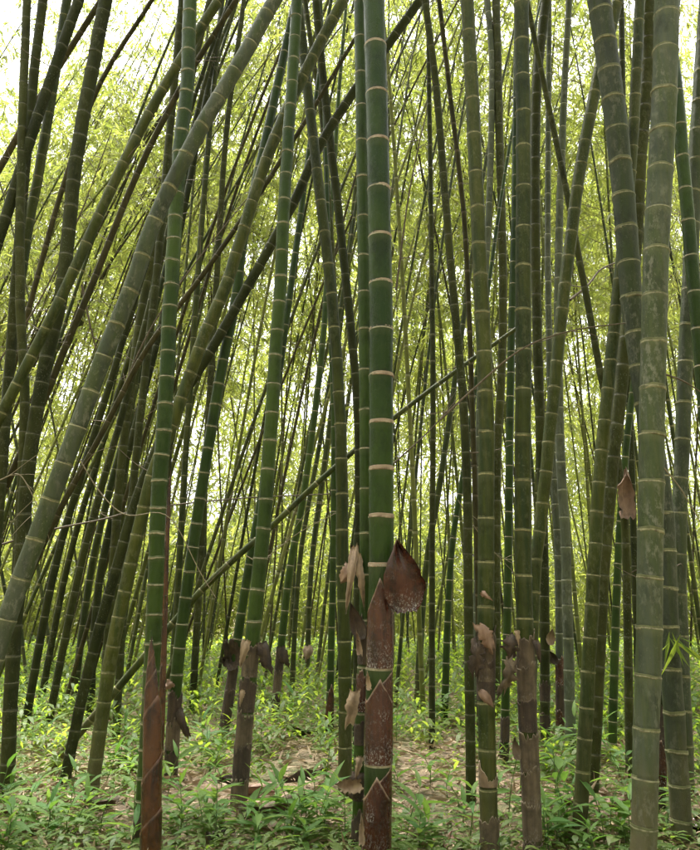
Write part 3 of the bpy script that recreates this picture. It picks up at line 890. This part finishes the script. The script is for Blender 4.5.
flap(s4, (511, 634), (509, 658), 14, 'dark', toward=.11, shape='wide', curl=.5, ragged=.12)
flap(s4, (517, 630), (518, 644), 5, 'dry', toward=.14, shape='strip')
flap(s4, (536, 640), (540, 662), 7, 'dark', toward=.06, shape='strip')
flap(s4, (518, 760), (514, 736), 8, 'dull', toward=.11, shape='blade')
sheaths_down(C['dark2b'], 716, ['dark'], step=.25, n=3)
flap(C['behind1'], (550, 645), (552, 628), 9, 'dry', toward=.08, shape='blade')
for (a, bb) in ((700, 680), (730, 712), (748, 735)):
    sheath(C['behind1'], a, bb, 'dark', tip=C['behind1'].rng.uniform(-1, 1), shoulder=.7, ragged=.1, flare=.3)
sheaths_down(C['pale1'], 655, ['red', 'dark'], step=.3)
flap(C['pale1'], (556, 664), (549, 650), 8, 'dark', toward=.06, shape='blade')
sheaths_down(C['redfoot'], 700, ['dark', 'red'], step=.3)
flap(C['redfoot'], (661, 660), (664, 700), 9, 'dull', toward=.06, shape='strip')
# dry sheath caught beside the thick grey culm
def loose_sheath(label, base_px, tip_px, w_px, d, mat, seed, group=None, **kw):
    rng = np.random.default_rng(seed)
    b_ = at_depth(*base_px, d); t_ = at_depth(*tip_px, d - kw.pop('lean', 0))
    o = mesh_obj("dry_sheath", flap_mesh(b_, t_, w_px * d / F, kw.pop('side', np.array([1, .2, 0])), SHEATH[mat], b_, rng, **kw), loc=b_)
    return tag(o, label, "sheath", group)
loose_sheath("dry pinkish sheath hanging point-up on a thin dark culm beside the thick grey culm", (627, 518), (624, 472), 18, C['crossdark'].d - .09, 'pink', 3, shape='pouch', curl=.15, cup=.3)

# ------------------------------------------------------------------ twigs and wiry stems
def twig(label, pts, d, w, mat=None, d2=None, side=0, seed=1):
    """dead twig through picture points at depth d (to d2), w px thick, with a few side shoots"""
    rng = np.random.default_rng(seed)
    n = len(pts)
    P = [at_depth(x, y, d + ((d2 or d) - d) * i / (n - 1)) for i, (x, y) in enumerate(pts)]
    r = w / 2 * d / F
    root = empty("dead_twig", P[0]); tag(root, label, "twig")
    mesh_obj("stick", tube_mesh("stick", P, r, r * .5, mat or M_TWIG, P[0]), root)
    c = catmull(P, 6)
    for _ in range(side):
        k = rng.integers(1, len(c) - 2)
        a = norm(c[k + 1] - c[k]); L = .15 + .3 * rng.random()
        dirv = norm(a * .6 + np.array([rng.normal() * .5, rng.normal() * .2, rng.normal() * .6]))
        mesh_obj("side_shoot", tube_mesh("side_shoot", [c[k], c[k] + dirv * L * .5, c[k] + dirv * L + np.array([0, 0, -.03])], r * .5, r * .2, mat or M_TWIG, P[0], 5), root)
twig("long dark twig arching from the torn-sheath culm over to the stout culm", [(440, 420), (470, 392), (520, 350), (570, 331), (625, 323)], 5.0, 2.4, side=2, seed=3)
twig("dark twig arching out to the right edge past the thick grey culm", [(664, 374), (685, 382), (712, 400)], 4.8, 2.2)
twig("pale whip of a stem crossing the brown-ringed left stems downwards", [(80, 460), (100, 492), (126, 515), (168, 516), (200, 572), (216, 598)], 4.9, 1.4, M_TWIGP)
twig("almost level dark stick behind the left thicket", [(0, 545), (50, 530), (100, 520), (150, 508), (245, 498), (330, 494)], 8.0, 2.6, d2=9.5, side=5, seed=5)
twig("thin dead stem rising steeply in the bright gap right of the central culm", [(396, 290), (408, 200), (420, 140), (430, 100)], 9.0, 2.6, side=6, seed=7)
twig("thin branch stretching upward across the culms right of centre", [(392, 465), (430, 430), (462, 395), (480, 388)], 6.5, 1.8, side=4, seed=8)
twig("crooked branch rising behind the stout culm through the bright gap", [(570, 300), (588, 285), (600, 270), (617, 262)], 8.0, 3.0, d2=8.5, side=2, seed=9)
twig("hooked dark twig rising from the first slim diagonal, upper left", [(82, 285), (88, 315), (96, 349)], 8.0, 3.0, side=2, seed=10)
twig("pale tangled twig dangling over the left edge thicket", [(0, 480), (18, 474), (30, 490), (44, 520)], 5.5, 1.4, M_TWIGP, side=6, seed=11)
twig("pale bowed whip crossing below the brown-wrapped culm's neck", [(245, 555), (262, 560), (300, 532), (352, 505)], 7.0, 1.2, M_TWIGP, side=3, seed=12)
twig("light curved whip crossing the right culms at mid height", [(664, 468), (680, 488), (692, 508), (706, 532)], 4.7, 1.8, M_TWIGP)
twig("thin dark whip bending across the lower right culms", [(458, 500), (470, 520), (488, 545), (516, 575)], 6.5, 1.2, M_TWIGP, side=3, seed=13)
twig("wispy branch sweeping up through the upper left culms", [(120, 395), (150, 330), (190, 270), (262, 180)], 9.0, 2.0, side=8, seed=14)
twig("wispy branch sweeping over the top left corner", [(0, 360), (40, 300), (80, 215), (112, 130)], 8.5, 2.2, side=8, seed=15)

# leafy sprig on the stout culm
def sprig():
    c = C['stout']; s0 = c.path.s_at_y(636)
    p0 = c.path.pos(s0)[0] + np.array([-.02, -.10, 0])
    n = 9; rng = np.random.default_rng(4)
    Q = np.repeat(p0[None], n, 0) + rng.normal(size=(n, 3)) * .02
    D = np.stack([rng.normal(size=n) * .7 + .35, rng.normal(size=n) * .4 - .3, -.3 - rng.random(n)], -1)
    L = .16 + .16 * rng.random(n)
    v, f, r = leaf_blades(Q, D, L, L * .12, rng)
    mesh_obj("leaf_sprig", fast_mesh("leaf_sprig", v - c.origin, f, [M_UNDER], None, {"rnd": r}, False), c.root)
sprig()

# ------------------------------------------------------------------ far thin culms with leafy crowns
KEYS = [("the whitish-grey diagonal", 24), ("the glossy brown shoot", 152), ("the brown-wrapped culm", 261), ("the thick central culm", 381),
        ("the torn-sheath culm", 486), ("the straight grey-green culm", 523), ("the thickest grey culm", 650)]
ORD = ("first second third fourth fifth sixth seventh eighth ninth tenth eleventh twelfth thirteenth fourteenth fifteenth sixteenth seventeenth eighteenth nineteenth").split()
for tens, tenth in (("twenty", "twentieth"), ("thirty", "thirtieth"), ("forty", "fortieth"), ("fifty", "fiftieth"), ("sixty", "sixtieth"), ("seventy", "seventieth")):
    ORD += [tenth] + [tens + "-" + w for w in ORD[:9]]
def zone_labels(xs, make):
    """a label for every x: its place counted from one landmark towards the next"""
    out = [None] * len(xs)
    edges = [-1e9] + [k[1] for k in KEYS] + [1e9]
    for z in range(len(edges) - 1):
        idx = sorted((i for i in range(len(xs)) if edges[z] <= xs[i] < edges[z + 1]), key=lambda i: xs[i])
        for n, i in enumerate(idx):
            if z == 0: out[i] = make(ORD[len(idx) - 1 - n], KEYS[0][0], "the left edge")
            elif z == len(KEYS): out[i] = make(ORD[n], KEYS[-1][0], "the right edge")
            else: out[i] = make(ORD[n], KEYS[z - 1][0], KEYS[z][0])
    return out

def far_culms():
    rng = np.random.default_rng(21)
    specs, tries = [], 0
    while len(specs) < N_FAR and tries < 4000:
        tries += 1
        d = 10.5 + 20.5 * rng.random()
        px = (rng.uniform(-300, 100) if rng.random() < .24 else rng.uniform(-100, 790)) if d > 15 else rng.uniform(-40, 740)
        x0 = (px - W / 2) / F * d
        if any(abs(x0 - q[0]) < .22 and abs(d - q[1]) < .5 for q in specs): continue
        if px > 385 and d < 14 and rng.random() < .3: continue
        left = np.clip((330 - px) / 330, -.6, 1)
        lean = (.08 + .20 * left + rng.normal() * .08) * np.interp(d, [10, 18, 33], [1, .8, .6])
        if rng.random() < .12: lean = -lean
        specs.append((x0, d, lean, rng.normal() * .06, .021 + .017 * rng.random(), rng.integers(0, 1e6)))
    xs = []
    for x0, d, lean, ky, r, sd in specs:
        p = np.array([x0 + lean * 1.9, d, 1.9])
        xs.append(project(p)[0])
    labels = zone_labels(xs, lambda o, a, b: f"{o} slim far culm counted from {a} towards {b}")
    outside = sorted((i for i in range(len(xs)) if xs[i] < -4), key=lambda i: -xs[i])
    for n, i in enumerate(outside):
        labels[i] = f"{ORD[n]} leafy far culm leaning in from beyond the left edge"
    for (x0, d, lean, ky, r, sd), label in zip(specs, labels):
        g = np.random.default_rng(int(sd))
        hgt = (14 if d < 18 else 17) + 7 * g.random()
        z = np.array([-.1, hgt * .25, hgt * .5, hgt * .75, hgt])
        bend = lean * (1 + .5 * (z / hgt) ** 2) + g.normal() * .02
        P = np.stack([x0 + bend * z, d + ky * z, ground_z(x0, d) + z - .05 * lean * lean * z * z / hgt], -1)
        path = Path(catmull(P, 6))
        path.sr, path.r = np.array([0, path.len * .6, path.len]), np.array([r, r * .75, r * .25])
        sp = .34 + .12 * g.random(); nodes = list(np.arange(sp * g.random(), path.len - .05, sp))
        origin = np.array([x0, d, float(ground_z(x0, d))])
        root = empty("bamboo_culm", origin)
        tag(root, label, "bamboo", "slim far culms of the thicket")
        style = g.choice(['olive', 'far', 'far', 'moss', 'olive', 'tan', 'far', 'far', 'olive'])
        me, _ = build_stem(path, nodes, 7 if d < 16 else 6 if d < 22 else 5, ROWS_FAR, BULGE_FAR, [STEM[style], RING[style]], origin, g)
        mesh_obj("stem", me, root)
        lo = g.uniform(.28, .48) * hgt if d > 14.5 else min(2.2 + .93 * d, hgt * .75)
        cand = np.array([n for n in nodes if path.pos(n)[0][2] > lo])
        if style == 'tan': continue
        mesh_obj("crown", crown_mesh(path.pos(cand), path.tan(cand), int(FAR_LEAVES * (1 if d > 22 else .65 if d > 14.5 else .2)), 1.1 + g.random(), (.17 + .0038 * d), g, origin=origin), root)
N_FAR, FAR_LEAVES = 250, 2300
far_culms()

# ------------------------------------------------------------------ the grove beyond and around (one leafy mass)
def leafy_mass(name, label, centers, n, leaf, sig, rng):
    c = centers[rng.integers(0, len(centers), n // 16)]
    cl = c + rng.normal(size=c.shape) * sig
    i = np.repeat(np.arange(len(cl)), 16); m_ = len(i)
    Q = cl[i] + rng.normal(size=(m_, 3)) * leaf * .9
    D = rng.normal(size=(m_, 3)) * .6 + np.array([0, 0, -.6])
    L = leaf * (.6 + .7 * rng.random(m_))
    v, f, r = leaf_blades(Q, D, L, L * .17, rng)
    o = mesh_obj(name, fast_mesh(name, v, f, [M_CROWN], None, {"rnd": np.repeat(np.clip(.7 * rng.random(len(cl))[i] + .3 * rng.random(m_), 0, 1), 4)}, False))
    tag(o, label, "foliage", kind="stuff")
def beyond():
    rng = np.random.default_rng(5)
    n = 620
    y = rng.uniform(41, 66, n); x = rng.uniform(-.62, .62, n) * y
    z = -.6 + rng.random(n) ** 1.5 * (y * .66)
    leafy_mass("distant_foliage", "hazy mass of yellow-green bamboo leaves far behind the culms", np.stack([x, y, z], -1), 205000, .68, np.array([1.3, 1.3, 1.0]), rng)
    n = 420
    y = rng.uniform(33, 38, n); x = rng.uniform(-.62, .62, n) * y
    leafy_mass("distant_thicket", "low green leafy thicket closing the view behind the far culms", np.stack([x, y, .3 + 4.6 * rng.random(n) ** 1.3], -1), 60000, .44, np.array([.9, .9, .5]), rng)
    # the grove around the viewpoint: unseen leaves added to shade the near culms
    n = 2600
    x = rng.uniform(-16, 16, n); y = rng.uniform(-12, 16, n); z = 1.2 + 9.5 * rng.random(n)
    r_ = np.hypot(x, y)
    keep = ((r_ > 5) | ((z > 5.5) & (y < 1.0))) & ((y < .5) | (np.abs(x) > .52 * y + 2.2))
    leafy_mass("surrounding_shade_foliage", "unseen bamboo leaves added around and above the viewpoint to shade the grove", np.stack([x, y, z], -1)[keep], 64000, .46, np.array([.6, .6, .7]), rng)
beyond()

# ------------------------------------------------------------------ fallen sheaths
def fallen(label, px, py, L, wd, ang, mat, seed, **kw):
    p = on_ground(px, py); p[2] = float(ground_z(p[0], p[1])) + .03
    rng = np.random.default_rng(seed)
    ax = np.array([math.cos(ang), math.sin(ang), 0]); sd = np.array([-math.sin(ang), math.cos(ang), 0])
    o = mesh_obj("fallen_sheath", flap_mesh(p - ax * L / 2, p + ax * L / 2 + np.array([0, 0, .02]), wd, -sd, SHEATH[mat], p, rng, **kw), loc=p)
    tag(o, label, "sheath")
fallen("reddish fallen sheath at the brown-wrapped culm's foot", 256, 797, .30, .13, -.25, 'pink', 1, shape='wide', cup=.9, curl=.1)
fallen("long brown curled sheath lying in front of the brown-wrapped culm", 278, 813, .62, .14, .75, 'dull', 2, shape='wide', cup=1.0, curl=.15)
fallen("brown fallen sheath lying flat behind the brown-wrapped culm", 266, 780, .8, .10, .2, 'dark', 3, shape='strip', cup=.8)
fallen("dark fallen sheath strip on the litter left of the mossy culm", 302, 776, .55, .10, .5, 'dull', 4, shape='strip', cup=.8)
fallen("small dark fallen sheath in the low weeds of the bottom edge", 218, 844, .16, .09, .9, 'dark', 5, shape='wide', cup=.9)
fallen("upright brown fallen sheath tip right of the central culm's foot", 449, 840, .26, .08, 1.3, 'pink', 6, shape='blade', cup=.6)
fallen("reddish fallen sheath behind the olive culm's foot, right side", 597, 812, .50, .10, -.15, 'pink', 7, shape='wide', cup=.9)
fallen("brown fallen sheath at the bottom right corner", 696, 838, .30, .14, .4, 'red', 8, shape='wide', cup=.8)
fallen("dark fallen sheath heap in the low plants left of centre", 315, 742, .5, .15, .1, 'dark', 9, shape='wide', cup=.8)
fallen("brown fallen sheath beside the diagonal culms' feet", 103, 812, .22, .14, -.3, 'dull', 10, shape='wide', cup=.7)

# ------------------------------------------------------------------ seedlings one can pick out: stem plus single leaves
def seedling_leaf_mesh(seed):
    rng = np.random.default_rng(seed)
    t = np.array([0, .15, .4, .7, 1.0]); w = np.array([.02, .7, 1.0, .66, .01]) * (.10 + .02 * rng.random())
    dr = -.32 * t ** 2 - .05
    cz = dr + .05
    V, Fq = [], []
    for a, b, z in zip(t, w, cz):
        V += [(a, -b, z + b * .35), (a, 0, z), (a, b, z + b * .35)]
    for i in range(4):
        j = i * 3
        Fq += [(j, j + 1, j + 4, j + 3), (j + 1, j + 2, j + 5, j + 4)]
    return fast_mesh("leaf", np.array(V), np.array(Fq), [M_SLEAF])
SLEAF = [seedling_leaf_mesh(i) for i in range(4)]
def seedlings():
    rng = np.random.default_rng(33)
    sp = []
    def add(px, py, h=None, big=1.0):
        sp.append((px, py, h if h else rng.uniform(.16, .42), big))
    # the ones that stand out in the photograph
    for px, py, h, b_ in ((292, 838, .34, 1.35), (318, 815, .30, 1.2), (325, 782, .50, .9), (300, 835, .22, 1.2), (405, 838, .34, 1.2), (420, 845, .25, 1.1), (575, 822, .50, 1.25),
                          (556, 805, .48, 1.2), (566, 838, .36, 1.2), (612, 838, .30, 1.1), (632, 845, .30, 1.1), (118, 770, .40, 1.1), (202, 765, .42, 1.1), (215, 775, .35, 1.1),
                          (45, 842, .26, 1.2), (100, 835, .26, 1.2), (20, 830, .28, 1.2), (70, 810, .26, 1.0), (180, 838, .30, 1.2), (205, 845, .30, 1.2), (258, 848, .26, 1.2),
                          (345, 842, .30, 1.3), (545, 845, .26, 1.1), (470, 830, .30, 1.0), (508, 822, .45, 1.0), (600, 765, .45, 1.1), (430, 790, .25, .9), (448, 800, .22, .9)):
        add(px, py, h, b_)
    while len(sp) < 128:
        py = 712 + 150 * rng.random() ** .8; px = rng.uniform(-15, 715)
        if 215 < px < 345 and 745 < py < 812 and rng.random() < .75: continue
        if 395 < px < 480 and 740 < py < 825 and rng.random() < .7: continue
        if 40 < px < 150 and 775 < py < 812 and rng.random() < .6: continue
        add(px, py, rng.uniform(.14, .34) if py > 770 else rng.uniform(.25, .5), rng.uniform(.8, 1.15))
    band = lambda y: 0 if y < 765 else 1 if y < 815 else 2
    names = ("leafy green seedling of the far row", "leafy green seedling of the middle row", "low leafy seedling of the front row")
    labels = [None] * len(sp)
    for bnd in range(3):
        idx = [i for i in range(len(sp)) if band(sp[i][1]) == bnd]
        for i, lb in zip(idx, zone_labels([sp[i][0] for i in idx], lambda o, a, b: f"{o} {names[bnd]}, from {a} to {b}")):
            labels[i] = lb.replace("from the", "from").replace("to the", "to")
    for (px, py, h, big), label in zip(sp, labels):
        p = on_ground(px, py); p[2] = float(ground_z(p[0], p[1]))
        root = empty("seedling", p); tag(root, label, "plant", "leafy seedlings on the forest floor")
        lean = np.array([rng.normal() * .15, rng.normal() * .15, 1.0]); lean /= np.linalg.norm(lean)
        pts = [np.zeros(3) - lean * .02, lean * h * .5, lean * h + np.array([rng.normal() * .03, rng.normal() * .03, 0])]
        mesh_obj("stem", tube_mesh("stem", np.array(pts) + p, .005, .002, M_VSTEM, p, 5), root)
        n = int(rng.integers(6, 11)); a0 = rng.random() * 6.28
        for i in range(n):
            t = .2 + .8 * i / (n - 1)
            q = np.array(pts[1]) * (t / .5) if t < .5 else np.array(pts[1]) + (np.array(pts[2]) - np.array(pts[1])) * ((t - .5) / .5)
            o = mesh_obj("leaf", SLEAF[int(rng.integers(0, 4))], root)
            L = (.11 + .10 * math.sin(t * 2.6)) * big * rng.uniform(.85, 1.2)
            o.location = q
            o.scale = (L, L, L)
            o.rotation_euler = (rng.normal() * .25, -rng.uniform(.15, .75) - (.5 if i == n - 1 else 0), a0 + i * 2.6 + rng.normal() * .3)
seedlings()

# ------------------------------------------------------------------ undergrowth too dense to count
def lance_leaves(P, A, L, Wd, pitch, rng):
    """arching broad blades, three joints each: 4 quads"""
    n = len(P)
    out = np.stack([np.cos(A), np.sin(A), np.zeros(n)], -1)
    S = np.stack([-np.sin(A), np.cos(A), np.zeros(n)], -1)
    up = np.array([0, 0, 1.])
    rows = []
    for t, w in ((0, .12), (.35, 1.0), (.7, .72), (1.0, .03)):
        c = P + out * (L * t * np.cos(pitch))[:, None] + up * (L * (t * np.sin(pitch) - .45 * t * t))[:, None]
        rows += [c - S * (Wd * w / 2)[:, None], c + S * (Wd * w / 2)[:, None]]
    v = np.stack(rows, 1).reshape(-1, 3)
    b = np.arange(n)[:, None] * 8
    f = np.concatenate([b + np.array([[2 * k, 2 * k + 1, 2 * k + 3, 2 * k + 2]]) for k in range(3)], 1).reshape(-1, 4)
    return v, f
def undergrowth():
    rng = np.random.default_rng(11)
    n = 6400
    y = 7.0 + 29 * rng.random(n) ** 1.3; x = rng.uniform(-.56, .56, n) * y
    thin = rng.random(n) < np.interp(y, [7, 8.5, 10.5], [.12, .35, 1])
    x, y = x[thin], y[thin]; n = len(x)
    h = rng.uniform(.25, .75, n) * np.interp(y, [8, 11, 30], [.5, .75, .9])
    per = 9
    i = np.repeat(np.arange(n), per); m_ = len(i)
    t = rng.uniform(.15, 1, m_)
    z = ground_z(x, y)
    P = np.stack([x[i] + rng.normal(size=m_) * .05, y[i] + rng.normal(size=m_) * .05, z[i] + h[i] * t], -1)
    L = rng.uniform(.18, .36, m_) * np.interp(y[i], [8, 30], [.75, 1.3])
    v, f = lance_leaves(P, rng.random(m_) * 6.283, L, L * .19, rng.uniform(.1, 1.1, m_), rng)
    o = mesh_obj("undergrowth", fast_mesh("undergrowth", v, f, [M_UNDER], None, {"rnd": np.repeat(np.clip(.6 * rng.random(n)[i] + .4 * rng.random(m_), 0, 1), 8)}))
    tag(o, "bright green knee-high leafy undergrowth behind the culm feet", "undergrowth", kind="stuff")
    # low ground cover near the camera
    n = 36000
    y = 4.2 + 8 * rng.random(n) ** 1.4; x = rng.uniform(-.58, .58, n) * (y + .5)
    patch = np.sin(x * 2.3 + 1) * np.cos(y * 1.9) + .6 * np.sin(x * 5.1 + y * 3.3) + rng.normal(size=n) * .5
    keep = (patch > -.25) | (y < 5.6)
    bare = ((x > -1.6) & (x < -.1) & (y > 6.0) & (y < 8.0)) | ((x > .4) & (x < 1.2) & (y > 5.9) & (y < 9))
    keep &= ~(bare & (rng.random(n) < .9))
    x, y = x[keep], y[keep]; n = len(x)
    P = np.stack([x, y, ground_z(x, y) + rng.random(n) ** 1.6 * .13], -1)
    L = rng.uniform(.04, .13, n)
    v, f = lance_leaves(P, rng.random(n) * 6.283, L, L * rng.uniform(.2, .48, n), rng.uniform(-.1, .9, n), rng)
    o = mesh_obj("ground_cover_weeds", fast_mesh("ground_cover_weeds", v, f, [M_COVER], None, {"rnd": np.repeat(rng.random(n), 8)}))
    tag(o, "low small-leaved green weeds carpeting the floor", "weeds", kind="stuff")
    # dry leaf litter
    n = 22000
    y = 3.2 + 16 * rng.random(n) ** 1.3; x = rng.uniform(-.58, .58, n) * (y + .5)
    P = np.stack([x, y, ground_z(x, y) + .008 + .02 * rng.random(n)], -1)
    D = np.stack([rng.normal(size=n), rng.normal(size=n), rng.normal(size=n) * .22], -1)
    L = rng.uniform(.06, .17, n)
    # drifts of dry leaves against the culm feet
    feet = [c.origin for c in C.values() if c.origin[1] < 11]
    for q in feet:
        k = 55; a = rng.random(k) * 6.283; rr = .05 + np.abs(rng.normal(size=k)) * .13
        P = np.concatenate([P, np.stack([q[0] + rr * np.cos(a), q[1] + rr * np.sin(a), q[2] + np.clip(.07 - rr * .25, .008, .07) * rng.random(k)], -1)])
        D = np.concatenate([D, np.stack([rng.normal(size=k), rng.normal(size=k), rng.normal(size=k) * .35], -1)])
        L = np.concatenate([L, rng.uniform(.07, .18, k)])
    n = len(P)
    v, f, r = leaf_blades(P, D, L, L * rng.uniform(.12, .24, n), rng)
    o = mesh_obj("leaf_litter", fast_mesh("leaf_litter", v, f, [M_LITTER], None, {"rnd": r}, False))
    tag(o, "dry straw-coloured bamboo leaves strewn over the floor", "leaf litter", kind="stuff")
undergrowth()
